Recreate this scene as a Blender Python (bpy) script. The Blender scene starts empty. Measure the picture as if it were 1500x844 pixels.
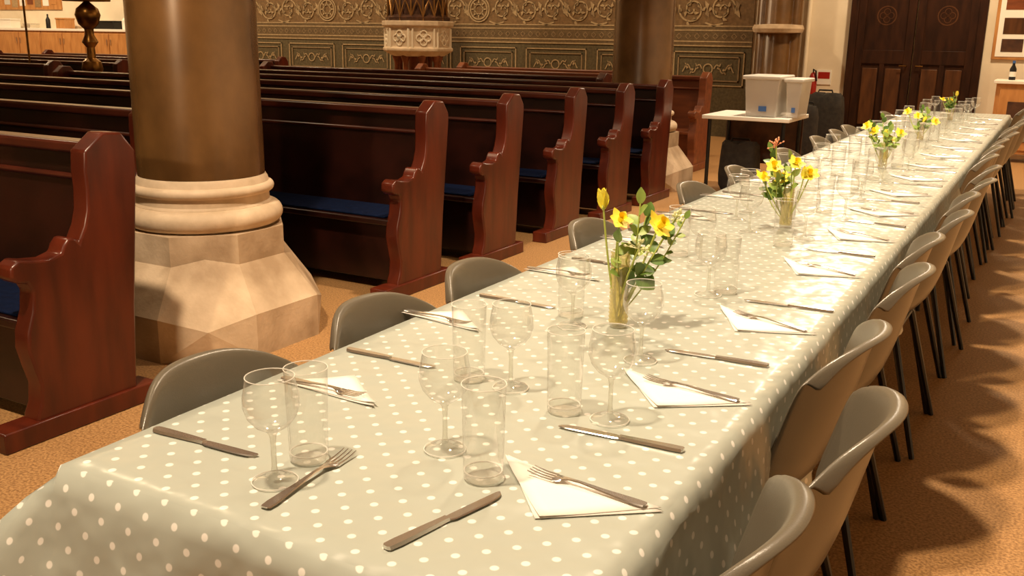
import bpy, bmesh, math, random
from mathutils import Vector, Matrix
import mathutils.noise as mnz
random.seed(7)
SC=bpy.context.scene; COL=SC.collection
try: SC.view_settings.view_transform='Standard'
except Exception: pass
PI=math.pi
# ------------------------------------------------ camera from vanishing points
cx,cy=750.,422.
V1=(1570.,64.); V2=(-1850.,14.)
F=math.sqrt(-((V1[0]-cx)*(V2[0]-cx)+(V1[1]-cy)*(V2[1]-cy)))
Yc=Vector((V1[0]-cx,cy-V1[1],-F)).normalized()
Xc=-Vector((V2[0]-cx,cy-V2[1],-F)).normalized()
Zc=Xc.cross(Yc).normalized()
H=1.42
CAM=Vector((0,0,H))
def ray(u,v):
    c=Vector(((u-cx)/F,(cy-v)/F,-1)); return Vector((Xc.dot(c),Yc.dot(c),Zc.dot(c)))
def P(u,v,z=0.):
    w=ray(u,v); return CAM+w*((z-H)/w.z)
def PX(u,v,x):
    w=ray(u,v); return CAM+w*(x/w.x)
def PY(u,v,y):
    w=ray(u,v); return CAM+w*(y/w.y)
cam=bpy.data.cameras.new('camera'); co=bpy.data.objects.new('camera',cam); COL.objects.link(co)
cam.sensor_width=36; cam.lens=F/1500*36; cam.clip_start=.05
R=Matrix((Xc,Yc,Zc)); co.matrix_world=Matrix.Translation(CAM)@R.to_4x4()
SC.camera=co
# ------------------------------------------------ materials
def M(name,c1,c2=None,scale=8,rough=.5,metal=0,bump=0,stretch=(1,1,1),detail=4,coat=0,bscale=None,spec=None):
    m=bpy.data.materials.new(name); m.use_nodes=True; nt=m.node_tree; b=nt.nodes['Principled BSDF']
    b.inputs['Base Color'].default_value=(*c1,1); b.inputs['Roughness'].default_value=rough; b.inputs['Metallic'].default_value=metal
    if coat: b.inputs['Coat Weight'].default_value=coat; b.inputs['Coat Roughness'].default_value=.12
    if spec is not None: b.inputs['Specular IOR Level'].default_value=spec
    if c2 or bump:
        tc=nt.nodes.new('ShaderNodeTexCoord'); mp=nt.nodes.new('ShaderNodeMapping'); mp.inputs['Scale'].default_value=stretch
        nt.links.new(tc.outputs['Object'],mp.inputs['Vector'])
        n=nt.nodes.new('ShaderNodeTexNoise'); n.inputs['Scale'].default_value=scale; n.inputs['Detail'].default_value=detail
        nt.links.new(mp.outputs['Vector'],n.inputs['Vector'])
        if c2:
            r=nt.nodes.new('ShaderNodeValToRGB'); r.color_ramp.elements[0].position=.35; r.color_ramp.elements[1].position=.65
            r.color_ramp.elements[0].color=(*c1,1); r.color_ramp.elements[1].color=(*c2,1)
            nt.links.new(n.outputs['Fac'],r.inputs['Fac']); nt.links.new(r.outputs['Color'],b.inputs['Base Color'])
        if bump:
            n2=n
            if bscale:
                n2=nt.nodes.new('ShaderNodeTexNoise'); n2.inputs['Scale'].default_value=bscale; nt.links.new(mp.outputs['Vector'],n2.inputs['Vector'])
            bp=nt.nodes.new('ShaderNodeBump'); bp.inputs['Strength'].default_value=bump; bp.inputs['Distance'].default_value=.01
            nt.links.new(n2.outputs['Fac'],bp.inputs['Height']); nt.links.new(bp.outputs['Normal'],b.inputs['Normal'])
    return m
m_pew=M('pew_mahogany_shaded',(.009,.0025,.0015),(.022,.005,.003),4,.30,bump=.06,stretch=(1,6,1.2),spec=.4)  # shade among the pews is put into this near-black copy of the mahogany
m_pewend=M('pew_end_mahogany',(.052,.0075,.003),(.110,.0165,.0055),2.2,.30,bump=.08,stretch=(3,5,1),spec=.5)
m_pewrail=M('pew_rail_mahogany',(.036,.008,.004),(.068,.014,.007),4,.28,bump=.05,stretch=(1,6,1.2),spec=.5)
m_cherry=M('cherry_wood',(.14,.036,.012),(.23,.064,.021),3,.4,bump=.05,stretch=(1,5,5))
m_oak=M('oak_wood',(.42,.18,.052),(.56,.27,.088),3,.45,bump=.05,stretch=(5,5,1))
m_door=M('door_dark_oak',(.018,.006,.003),(.036,.012,.005),3,.5,stretch=(5,5,1),spec=.2)
m_door2=M('door_panel_oak',(.055,.020,.0075),(.10,.037,.012),3,.45,stretch=(5,5,1),spec=.3)
m_floor=M('cork_floor',(.23,.115,.040),(.50,.28,.110),110,.55,bump=.04,detail=9)
m_plaster=M('cream_plaster',(.74,.64,.48),(.84,.74,.58),2,.8,bump=.1)
m_ceil=M('ceiling_plaster',(.5,.38,.25),None,2,.9)
m_stone=M('sandstone',(.36,.25,.15),(.66,.51,.35),4,.75,bump=.14,detail=9,bscale=60)
m_stone2=M('sandstone_moulding',(.54,.41,.27),(.69,.54,.38),9,.65,bump=.10,detail=8,bscale=50)
m_shaft=M('polished_column_stone',(.085,.040,.012),(.175,.085,.026),3.2,.27,metal=.12,bump=.08,detail=9,stretch=(1,1,.7),spec=.8)
m_plastic=M('grey_polypropylene',(.125,.107,.078),None,8,.30,bump=.05,bscale=400,spec=.6)
m_black=M('black_metal',(.012,.011,.011),None,8,.4,metal=.3)
m_blackbag=M('black_fabric',(.014,.012,.011),(.03,.025,.02),20,.8,bump=.3)
m_steel=M('stainless_steel',(.78,.76,.72),None,8,.2,metal=.92)
m_napkin=M('white_paper_napkin',(.88,.84,.78),None,60,.9,bump=.1)
m_blue=M('blue_pew_cushion',(.0015,.0045,.020),(.002,.007,.030),30,.9,bump=.3,spec=.1)
m_blueb=M('blue_print',(.05,.14,.42),None,30,.7)
m_brass=M('brass',(.34,.18,.05),(.14,.07,.02),6,.3,metal=1)
m_white=M('white_plastic',(.88,.85,.78),None,8,.4)
m_grey=M('pale_grey_lid',(.60,.58,.53),None,8,.4)
m_red=M('red_plastic',(.35,.014,.009),None,8,.4)
m_leaf=M('green_leaf',(.16,.27,.05),(.36,.46,.10),12,.45)
m_leafd=M('dark_green_leaf',(.05,.13,.02),(.16,.26,.05),12,.4)
m_stem=M('green_stem',(.42,.48,.10),None,8,.5)
m_yellow=M('yellow_petal',(.95,.82,.05),(.98,.88,.14),30,.5)
m_orange=M('yellow_trumpet',(.97,.72,.02),None,30,.5)
m_bud=M('cream_bud',(.85,.80,.5),(.7,.72,.35),40,.6)
m_pink=M('salmon_petal',(.75,.25,.12),(.85,.45,.25),30,.6)
m_mosaic=M('mosaic_olive_ground',(.105,.066,.026),(.16,.102,.042),26,.6,detail=8,bump=.1)
m_mosaicg=M('mosaic_dark_panel',(.075,.056,.024),(.12,.090,.040),30,.6,detail=8,bump=.1)
m_mosaict=M('mosaic_brown_ground',(.150,.085,.032),(.225,.130,.050),26,.6,detail=8,bump=.1)
m_cream=M('mosaic_cream_line',(.46,.33,.175),(.34,.235,.12),30,.6)
m_creamd=M('mosaic_tan_line',(.31,.21,.105),(.23,.155,.078),30,.6)
m_liddark=M('dark_carved_oak',(.035,.012,.006),(.08,.03,.012),10,.5,bump=.2)
m_gold=M('tarnished_gilding',(.30,.15,.045),None,8,.45,metal=.7)
def glassmat(name,tint=(1,1,1),lo=.035,hi=.75,blend=.22,dif=.35,body=(.98,.96,.9)):
    m=bpy.data.materials.new(name); m.use_nodes=True; nt=m.node_tree
    for n in list(nt.nodes): nt.nodes.remove(n)
    out=nt.nodes.new('ShaderNodeOutputMaterial'); mx=nt.nodes.new('ShaderNodeMixShader'); m2=nt.nodes.new('ShaderNodeMixShader')
    tr=nt.nodes.new('ShaderNodeBsdfTransparent'); tr.inputs['Color'].default_value=(*tint,1)
    gl=nt.nodes.new('ShaderNodeBsdfGlossy'); gl.inputs['Roughness'].default_value=.04
    df=nt.nodes.new('ShaderNodeBsdfDiffuse'); df.inputs['Color'].default_value=(*body,1)  # in clear glass this pale diffuse paints the bright edge reflections
    m2.inputs[0].default_value=dif; nt.links.new(gl.outputs[0],m2.inputs[1]); nt.links.new(df.outputs[0],m2.inputs[2])
    lw=nt.nodes.new('ShaderNodeLayerWeight'); lw.inputs['Blend'].default_value=blend
    mr=nt.nodes.new('ShaderNodeMapRange'); mr.inputs['To Min'].default_value=lo; mr.inputs['To Max'].default_value=hi
    nt.links.new(lw.outputs['Facing'],mr.inputs['Value']); nt.links.new(mr.outputs['Result'],mx.inputs['Fac'])
    nt.links.new(tr.outputs[0],mx.inputs[1]); nt.links.new(m2.outputs[0],mx.inputs[2]); nt.links.new(mx.outputs[0],out.inputs[0])
    return m
m_glass=glassmat('clear_thin_glass',(.985,.985,.975),.04,.95,.20,.18)
m_thick=glassmat('clear_solid_glass',(.95,.95,.92),.12,.9,.35,.4)
m_rim=glassmat('glass_rim_painted_glint',(1,1,.99),.55,1.0,.5,.7)  # pale diffuse painted in as the bright glint along glass edges
m_box=glassmat('frosted_box_plastic',(.95,.94,.92),.5,.8,dif=.92,body=(.95,.93,.88))
m_water=glassmat('vase_water_green',(.93,.90,.55),.16,.5,dif=.85,body=(.85,.70,.25))
m_vase=glassmat('amber_ribbed_glass',(.95,.91,.66),.28,.9,.4,dif=.7,body=(.92,.78,.36))
# polka dot cloth
m_cloth=bpy.data.materials.new('polka_dot_oilcloth'); m_cloth.use_nodes=True
nt=m_cloth.node_tree; b=nt.nodes['Principled BSDF']; b.inputs['Roughness'].default_value=.28; b.inputs['Specular IOR Level'].default_value=.6
uvn=nt.nodes.new('ShaderNodeUVMap'); uvn.uv_map='UVMap'
def vm(op,a,bv=None):
    n=nt.nodes.new('ShaderNodeVectorMath'); n.operation=op
    nt.links.new(a,n.inputs[0])
    if bv is not None: n.inputs[1].default_value=bv
    return n
SP=.060
sc=vm('MULTIPLY',uvn.outputs[0],(1/SP,1/SP,0))
def dist(off):
    a=vm('ADD',sc.outputs[0],(off,off,0)); fr=vm('FRACTION',a.outputs[0]); s=vm('SUBTRACT',fr.outputs[0],(.5,.5,0)); l=vm('LENGTH',s.outputs[0]); return l.outputs['Value']
mn=nt.nodes.new('ShaderNodeMath'); mn.operation='MINIMUM'; nt.links.new(dist(50.0),mn.inputs[0]); nt.links.new(dist(50.5),mn.inputs[1])
mr=nt.nodes.new('ShaderNodeMapRange'); mr.inputs['From Min'].default_value=.085; mr.inputs['From Max'].default_value=.115; mr.inputs['To Min'].default_value=1; mr.inputs['To Max'].default_value=0
nt.links.new(mn.outputs[0],mr.inputs['Value'])
mx=nt.nodes.new('ShaderNodeMix'); mx.data_type='RGBA'; mx.inputs['A'].default_value=(.405,.435,.385,1); mx.inputs['B'].default_value=(.80,.79,.74,1)
nt.links.new(mr.outputs['Result'],mx.inputs['Factor']); nt.links.new(mx.outputs['Result'],b.inputs['Base Color'])
tc=nt.nodes.new('ShaderNodeTexCoord'); nz=nt.nodes.new('ShaderNodeTexNoise'); nz.inputs['Scale'].default_value=8; nt.links.new(tc.outputs['Object'],nz.inputs['Vector'])
bp=nt.nodes.new('ShaderNodeBump'); bp.inputs['Strength'].default_value=.7; bp.inputs['Distance'].default_value=.02; nt.links.new(nz.outputs['Fac'],bp.inputs['Height']); nt.links.new(bp.outputs['Normal'],b.inputs['Normal'])
# ------------------------------------------------ mesh builder
class MB:
    def __init__(s): s.v=[]; s.f=[]
    def add(s,vs,fs):
        o=len(s.v); s.v+= [tuple(p) for p in vs]; s.f+=[[i+o for i in f] for f in fs]; return s
    def box(s,x0,x1,y0,y1,z0,z1):
        return s.add([(x0,y0,z0),(x1,y0,z0),(x1,y1,z0),(x0,y1,z0),(x0,y0,z1),(x1,y0,z1),(x1,y1,z1),(x0,y1,z1)],[(0,3,2,1),(4,5,6,7),(0,1,5,4),(1,2,6,5),(2,3,7,6),(3,0,4,7)])
    def tube(s,pts,r,n=8,flat=1.):
        pts=[Vector(p) for p in pts]; k=len(pts)
        rs=r if isinstance(r,(list,tuple)) else [r]*k
        vs=[];fs=[]; ref=None
        for i,p in enumerate(pts):
            t=(pts[min(i+1,k-1)]-pts[max(i-1,0)]).normalized()
            if ref is None: ref=Vector((0,0,1)) if abs(t.z)<.9 else Vector((1,0,0))
            a=t.cross(ref)
            if a.length<1e-5: a=t.cross(Vector((0,1,0)))
            a.normalize(); bb=a.cross(t).normalized(); ref=bb
            for j in range(n):
                an=2*PI*j/n; vs.append(p+a*math.cos(an)*rs[i]+bb*math.sin(an)*rs[i]*flat)
        for i in range(k-1):
            for j in range(n):
                j2=(j+1)%n; fs.append((i*n+j,i*n+j2,(i+1)*n+j2,(i+1)*n+j))
        fs.append(tuple(range(n-1,-1,-1))); fs.append(tuple((k-1)*n+j for j in range(n)))
        return s.add(vs,fs)
    def flatline(s,pts,w,y):
        k=len(pts); vs=[];fs=[]
        ws=w if isinstance(w,(list,tuple)) else [w]*k
        for i in range(k):
            a=pts[max(i-1,0)]; c=pts[min(i+1,k-1)]; dx=c[0]-a[0]; dz=c[1]-a[1]; l=math.hypot(dx,dz) or 1; nx,nz_=-dz/l*ws[i],dx/l*ws[i]
            vs+=[(pts[i][0]-nx,y,pts[i][1]-nz_),(pts[i][0]+nx,y,pts[i][1]+nz_)]
        for i in range(k-1): fs.append((2*i,2*i+1,2*i+3,2*i+2))
        return s.add(vs,fs)
    def lathe(s,prof,n=24,c=(0,0,0),ph=0):
        vs=[];fs=[];c=Vector(c)
        for r,z in prof:
            for j in range(n):
                an=2*PI*j/n+ph; vs.append((c.x+r*math.cos(an),c.y+r*math.sin(an),c.z+z))
        for i in range(len(prof)-1):
            for j in range(n):
                j2=(j+1)%n; fs.append((i*n+j,i*n+j2,(i+1)*n+j2,(i+1)*n+j))
        return s.add(vs,fs)
    def ring(s,R_,r,z,n=32,m=6):
        pr=[(R_+r*math.cos(2*PI*k/m),z+r*math.sin(2*PI*k/m)) for k in range(m+1)]
        return s.lathe(pr,n)
    def prism(s,poly,fn,t0,t1):
        n=len(poly); vs=[fn(p,t0) for p in poly]+[fn(p,t1) for p in poly]
        fs=[tuple(range(n)),tuple(range(2*n-1,n-1,-1))]+[(i,(i+1)%n,n+(i+1)%n,n+i) for i in range(n)]
        return s.add(vs,fs)
    def ribbon(s,pts,th,yo=0):
        vs=[];fs=[]
        for x,hw,z,*o in pts:
            y=yo+(o[0] if o else 0)
            vs+=[(x,y-hw,z),(x,y+hw,z),(x,y+hw*.8,z+th),(x,y-hw*.8,z+th)]
        k=len(pts)
        for i in range(k-1):
            for j in range(4):
                j2=(j+1)%4; fs.append((i*4+j,i*4+j2,(i+1)*4+j2,(i+1)*4+j))
        fs+= [(3,2,1,0),tuple((k-1)*4+j for j in range(4))]
        return s.add(vs,fs)
    def grid(s,rows):
        k=len(rows[0]); vs=[p for r in rows for p in r]; fs=[]
        for i in range(len(rows)-1):
            for j in range(k-1): fs.append((i*k+j,i*k+j+1,(i+1)*k+j+1,(i+1)*k+j))
        return s.add(vs,fs)
    def build(s,name,mat,parent=None,bevel=0,solid=0,sub=0,loc=None,smooth=True,ang=35):
        me=bpy.data.meshes.new(name); me.from_pydata([tuple(v) for v in s.v],[],s.f)
        bm=bmesh.new(); bm.from_mesh(me); bmesh.ops.recalc_face_normals(bm,faces=bm.faces); bm.to_mesh(me); bm.free()
        if smooth:
            for p in me.polygons: p.use_smooth=True
            try: me.set_sharp_from_angle(angle=math.radians(ang))
            except Exception: pass
        me.materials.append(mat); o=bpy.data.objects.new(name,me); COL.objects.link(o)
        if parent: o.parent=parent
        if loc is not None: o.location=loc
        if solid: md=o.modifiers.new('s','SOLIDIFY'); md.thickness=solid; md.offset=0
        if sub: md=o.modifiers.new('u','SUBSURF'); md.levels=sub; md.render_levels=sub
        if bevel: md=o.modifiers.new('b','BEVEL'); md.width=bevel; md.segments=2; md.limit_method='ANGLE'
        return o
def tag(o,label,cat,group=None):
    o['label']=label; o['category']=cat
    if group: o['group']=group
    return o
def empty(name,loc=(0,0,0),rz=0):
    o=bpy.data.objects.new(name,None); COL.objects.link(o); o.location=loc; o.rotation_euler=(0,0,rz); o.empty_display_size=.05; return o
def struct(o): o['kind']='structure'; return o
def dup(o,parent=None):
    c=o.copy(); COL.objects.link(c); c.parent=parent
    for ch in list(o.children): dup(ch,c)
    return c
ORD=['first','second','third','fourth','fifth','sixth','seventh','eighth','ninth','tenth','eleventh','twelfth','thirteenth','fourteenth','fifteenth','sixteenth','seventeenth','eighteenth','nineteenth','twentieth','twenty-first','twenty-second','twenty-third','twenty-fourth','twenty-fifth','twenty-sixth']
# ------------------------------------------------ room shell
YR=14.2; XL=-24.; XR=3.2; YF=-4.; ZC=7.
struct(MB().box(XL,XR,YF,YR,-.1,0).build('floor',m_floor))
struct(MB().box(XL,XR,YF,YR+.2,ZC,ZC+.1).build('ceiling',m_ceil))
struct(MB().box(XL,XR,YR,YR+.2,0,ZC).build('wall_back',m_plaster))
struct(MB().box(XL-.2,XL,YF,YR+.2,0,ZC).build('wall_left',m_plaster))
struct(MB().box(XR,XR+.2,YF,YR+.2,0,ZC).build('wall_right',m_plaster))
struct(MB().box(XL,XR,YF-.2,YF,0,ZC).build('wall_front',m_plaster))
MX0=PY(215,50,YR).x; MX1=PY(1103,60,YR).x
def wz(v,u=650): return PY(u,v,YR).z
zb=[wz(98),wz(60),wz(50),wz(36)]
struct(MB().box(MX0,MX1,YR-.03,YR,0,zb[1]).build('trim_1',m_mosaicg))
struct(MB().box(MX0,MX1,YR-.04,YR,zb[1],zb[3]).build('trim_2',m_mosaic))
struct(MB().box(MX0,MX1,YR-.03,YR,zb[3],3.6).build('trim_3',m_mosaict))
L=MB(); L2=MB(); yy=YR-.046
def hline(z,t=.02): L.box(MX0,MX1,yy,yy+.01,z-t/2,z+t/2)
for z in (zb[1]-.0,zb[1]+.06,zb[3]-.05,zb[3]+.01): hline(z)
n=int((MX1-MX0)/1.25); st=(MX1-MX0)/n
for i in range(n):
    a=MX0+i*st+.09; c=a+st-.18; z1=zb[1]-.08; z0=z1-.50
    for q in (0,.07):
        tg=L if q==0 else L2
        for bx in ((a+q,c-q,z1-q-.018,z1-q),(a+q,c-q,z0+q,z0+q+.018),(a+q,a+q+.018,z0+q,z1-q),(c-q-.018,c-q,z0+q,z1-q)):
            tg.box(bx[0],bx[1],yy,yy+.01,bx[2],bx[3])
    mxp=(a+c)/2; mz=(z0+z1)/2
    L.flatline([(mxp+.07*math.cos(t*PI/8),mz+.07*math.sin(t*PI/8)) for t in range(17)],.009,yy)
    for sg in (-1,1):
        L.flatline([(mxp+sg*(.09+.016*t),mz+.06*math.sin(t*.55)) for t in range(20)],.008,yy)
        for t in (4,9,14): L.flatline([(mxp+sg*(.09+.016*t),mz),(mxp+sg*(.13+.016*t),mz+(.08 if t!=9 else -.08))],[.018,.003],yy)
k=int((MX1-MX0)/.14)
for i in range(k):
    x=MX0+.07+i*.14; z=(zb[1]+zb[3])/2; d=.04
    L2.flatline([(x-d,z),(x,z+d),(x+d,z),(x,z-d),(x-d,z)],.007,yy)
st=.46; n=int((MX1-MX0)/st)
def leaf2(x,z,an,ln,w,tg):
    tg.flatline([(x,z),(x+ln*.5*math.cos(an),z+ln*.5*math.sin(an)),(x+ln*math.cos(an+.3),z+ln*math.sin(an+.3))],[.006,w,.003],yy)
for i in range(n):
    xc0=MX0+(i+.5)*st; sg=1 if i%2 else -1
    for row in range(4):
        zc0=zb[3]+.25+row*.44; s2=sg*(1 if row%2==0 else -1)
        if i%7==3 and row==0:
            for rr in (.2,.16,.08): L.flatline([(xc0+rr*math.cos(t*PI/12),zc0+rr*math.sin(t*PI/12)) for t in range(25)],.012,yy)
            for t in range(8):
                an=t*PI/4; L.flatline([(xc0+.08*math.cos(an),zc0+.08*math.sin(an)),(xc0+.15*math.cos(an),zc0+.15*math.sin(an))],[.02,.006],yy)
            continue
        pts=[]
        for t in range(34):
            an=t*.30; rr=.205-.0055*t; pts.append((xc0+s2*rr*math.cos(an+PI*.9),zc0+s2*rr*math.sin(an+PI*.9)))
        L.flatline(pts,.012,yy)
        for t in range(2,32,3):
            p=pts[t]; an=math.atan2(p[1]-zc0,p[0]-xc0)+(.6 if t%2 else -2.2)
            leaf2(p[0],p[1],an,.085,.022,L if t%2 else L2)
        L.flatline([(xc0-st*.55,zc0+s2*.19),(xc0-st*.25,zc0+s2*.235),(xc0+.02,zc0+s2*.20)],.012,yy)
        leaf2(xc0+st*.5,zc0,PI/2*s2,.12,.03,L); leaf2(xc0+st*.5,zc0,-PI/2*s2,.12,.03,L2)
struct(L.build('trim_4',m_cream,smooth=False)); struct(L2.build('trim_5',m_creamd,smooth=False))
# ------------------------------------------------ doors in back wall
da=PY(1240,100,YR).x; db=PY(1437,100,YR).x
dr=empty('door_1',(0,0,0)); struct(dr)
MB().box(da,da+.1,YR-.09,YR,0,2.9).box(db-.1,db,YR-.09,YR,0,2.9).box(da+.1,db-.1,YR-.09,YR,2.8,2.9).build('door_frame',m_door,dr,.01)
dm=(da+db)/2
for (x0,x1,s_) in ((da+.1,dm-.01,1),(dm+.01,db-.1,-1)):
    lf=MB().box(x0,x1,YR-.05,YR,0.02,2.8).build('door_leaf',m_door,dr,.004)
    fr=MB(); w=.1
    fr.box(x0,x0+w,YR-.075,YR-.05,.02,2.8).box(x1-w,x1,YR-.075,YR-.05,.02,2.8).box((x0+x1)/2-.03,(x0+x1)/2+.03,YR-.07,YR-.05,.25,1.15)
    for a,c in ((.02,.22),(1.12,1.3),(2.1,2.25),(2.65,2.8)): fr.box(x0+w,x1-w,YR-.072,YR-.05,a,c)
    fr.build('leaf_rails',m_door,lf,.004)
    pn=MB()
    for a,c in ((x0+w+.02,(x0+x1)/2-.05),((x0+x1)/2+.05,x1-w-.02)): pn.box(a,c,YR-.065,YR-.05,.3,1.06)
    pn.build('lower_panels',m_door2,lf,.012)
    c0=MB(); mxp=(x0+x1)/2
    c0.flatline([(mxp+.12*math.cos(t*PI/10),1.75+.12*math.sin(t*PI/10)) for t in range(21)],.008,YR-.053)
    for t in range(4):
        c0.flatline([(mxp+.05*math.cos(t*PI/2)+.04*math.cos(q*PI/6),1.75+.05*math.sin(t*PI/2)+.04*math.sin(q*PI/6)) for q in range(13)],.005,YR-.053)
    c0.build('carved_roundel',m_door2,lf)
    xx=x1-.05 if s_==1 else x0+.05
    MB().tube([(xx,YR-.08,1.1),(xx,YR-.12,1.1),(xx-s_*.09,YR-.12,1.1)],.01,8).build('door_handle',m_brass,lf)
# ------------------------------------------------ columns
def octo(hx,ch):
    return [(hx,-hx+ch),(hx,hx-ch),(hx-ch,hx),(-hx+ch,hx),(-hx,hx-ch),(-hx,-hx+ch),(-hx+ch,-hx),(hx-ch,-hx)]
def column(loc,label):
    t=empty('stone_column',loc); tag(t,label,'column')
    b=MB(); S=[(0,.50,.295),(.20,.50,.295),(.40,.355,.208),(.535,.355,.208)]
    vs=[];fs=[]
    for z,hx,ch in S: vs+=[(x,y,z) for x,y in octo(hx,ch)]
    for i in (0,2):
        for j in range(8): fs.append((i*8+j,i*8+(j+1)%8,(i+1)*8+(j+1)%8,(i+1)*8+j))
    for j in range(8):
        j2=(j+1)%8
        if j%2==0: fs.append((8+j,8+j2,16+j2,16+j))
        else:     # sharp triangular stop on each diagonal side
            q_=(Vector(vs[16+j])+Vector(vs[16+j2]))/2; q_.z=.43; q_=q_+Vector((q_.x,q_.y,0)).normalized()*.004
            u_m=len(vs); vs.append(tuple(q_)); a=Vector(vs[8+j]); c=Vector(vs[8+j2]); o_=Vector((q_.x,q_.y,0)).normalized()
            l_m=len(vs); vs.append(tuple((a+c)/2+o_*.035+Vector((0,0,-.06))))
            fs+= [(8+j,l_m,u_m),(l_m,8+j2,u_m),(8+j,u_m,16+j),(8+j2,16+j2,u_m),(16+j,u_m,16+j2),(j,j2,l_m),(j,l_m,8+j),(j2,8+j2,l_m)]
            fs.remove((j,j2,8+j2,8+j))
    fs.append(tuple(range(8))); fs.append(tuple(24+j for j in range(8)))
    b.add(vs,fs).build('plinth',m_stone,t,0,smooth=False)
    pr=[(.30,.53),(.33,.535)]
    for k in range(11): a=-PI/2+k*PI/10; pr.append((.314+.050*math.cos(a),.588+.050*math.sin(a)))
    pr+=[(.314,.640),(.305,.650),(.303,.685)]
    for k in range(9): a=-PI/2+k*PI/8; pr.append((.304+.024*math.cos(a),.712+.024*math.sin(a)))
    pr+=[(.303,.738),(.300,.755),(.290,.770),(.27,.775)]
    MB().lathe(pr,64).build('moulded_base',m_stone2,t)
    MB().lathe([(.288,.772),(.286,1.5),(.280,4.9),(.36,5.0),(.45,5.3),(.5,5.3),(.5,ZC)],64).build('shaft',m_shaft,t)
    return t
column((-3.50,3.24,0),'large polished brown column on a faceted sandstone base between the near pews')
column((-3.58,8.92,0),'distant polished brown column rising behind the far pew ends')
rx=PY(1140,60,YR-.3).x
t=empty('wall_pier',(rx,YR-.36,0)); tag(t,'brown clustered pier with a cream ring moulding against the back wall','column')
q=MB()
for (dx,dy,r) in ((0,0,.2),(-.2,.05,.11),(.2,.05,.11)): q.lathe([(r+.05,0),(r+.05,.5),(r,.6),(r,ZC)],32,(dx,dy,0))
q.build('shafts',m_shaft,t)
zr=PY(1140,42,YR-.5).z
MB().lathe([(.2,zr-.06),(.33,zr-.05),(.35,zr),(.33,zr+.05),(.2,zr+.06)],40).build('ring_moulding',m_stone,t)
# ------------------------------------------------ pews
PROF=[(.09,.0),(.06,.40),(.0,.93),(.0,.985),(.055,1.055),(.135,1.062),(.218,1.000),(.224,.93),(.222,.86),(.228,.79),(.245,.735),(.268,.695),(.275,.680),(.292,.700),(.318,.703),(.338,.680),(.350,.655),(.40,.642),(.47,.650),(.51,.660),(.545,.640),(.548,.600),(.522,.578),(.49,.575),(.472,.54),(.482,.47),(.508,.40),(.515,.34),(.50,.27),(.482,.20),(.49,.13),(.51,.09),(.51,0)]
def pew(yr,xr,xl,label,mats=(m_pew,m_pewend,m_pewrail),cush=True,left_end=True,group=None):
    t=empty('church_pew',(xr,yr,0)); tag(t,label,'pew',group)
    W=xr-xl
    fn=lambda p,tt:(tt,-p[0],p[1])
    for x0 in ([-.085]+([-W] if left_end else [])):
        e=MB().prism(PROF,fn,x0,x0+.085).build('end_panel',mats[1],t,.009)
        MB().box(x0-.01,x0+.10,-.65,.0,0,.075).build('foot_board',mats[1],e,.006)
    x0,x1=-W+.07,-.07
    MB().add([(x0,-.10,.10),(x1,-.10,.10),(x1,-.02,.98),(x0,-.02,.98),(x0,-.15,.10),(x1,-.15,.10),(x1,-.05,.98),(x0,-.05,.98)],[(0,1,2,3),(7,6,5,4),(0,4,5,1),(3,2,6,7),(0,3,7,4),(1,5,6,2)]).build('backrest',mats[0],t)
    MB().box(x0,x1,-.095,.005,.965,1.01).box(x0,x1,-.085,-.06,.86,.885).build('top_rail',mats[2],t,.012)
    MB().box(x0,x1,-.50,-.12,.395,.43).box(x0,x1,-.42,-.40,.06,.395).build('seat',mats[0],t,.008)
    if cush: MB().box(x0+.05,x1-.05,-.47,-.15,.431,.443).build('seat_cushion',m_blue,t,.005)
    return t
XP=-3.06; XPL=-8.9
rows=[2.46,3.62,4.70,5.60,6.58,7.50,8.40]
names=['nearest dark mahogany pew at the left edge with scrolled end before the column','dark pew ending behind the large near column','dark pew whose tall end stands first right of the near column','dark pew with scrolled end, second right of the near column','dark pew with scrolled end, third right of the near column','dark pew with scrolled end, fourth right of the near column','dark pew ending in front of the distant column']
for i,y in enumerate(rows):
    pew(y,-3.0 if i==0 else (XP if i!=1 else -4.1),XPL,names[i])
CH=(m_cherry,m_cherry,m_cherry)
pew(9.5,-4.15,XPL,'dark back pew directly beyond the distant column',cush=False)
pew(10.48,-4.4,-7.2,'short reddish brown pew right of the font, nearer of two',cush=False,mats=CH)
pew(11.46,-4.4,-7.2,'short reddish brown pew right of the font, farther of two',cush=False,mats=CH)
for i in range(8):
    y=4.70+.97*i
    pew(y,-10.4,-16,'dark pew across the central aisle, %s row from the near end'%ORD[i],cush=False)
g=P(1032,246)
pew(g.y+.1,g.x,g.x-1.0,'short reddish pew standing beside the folding side table',mats=CH,cush=False)
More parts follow.
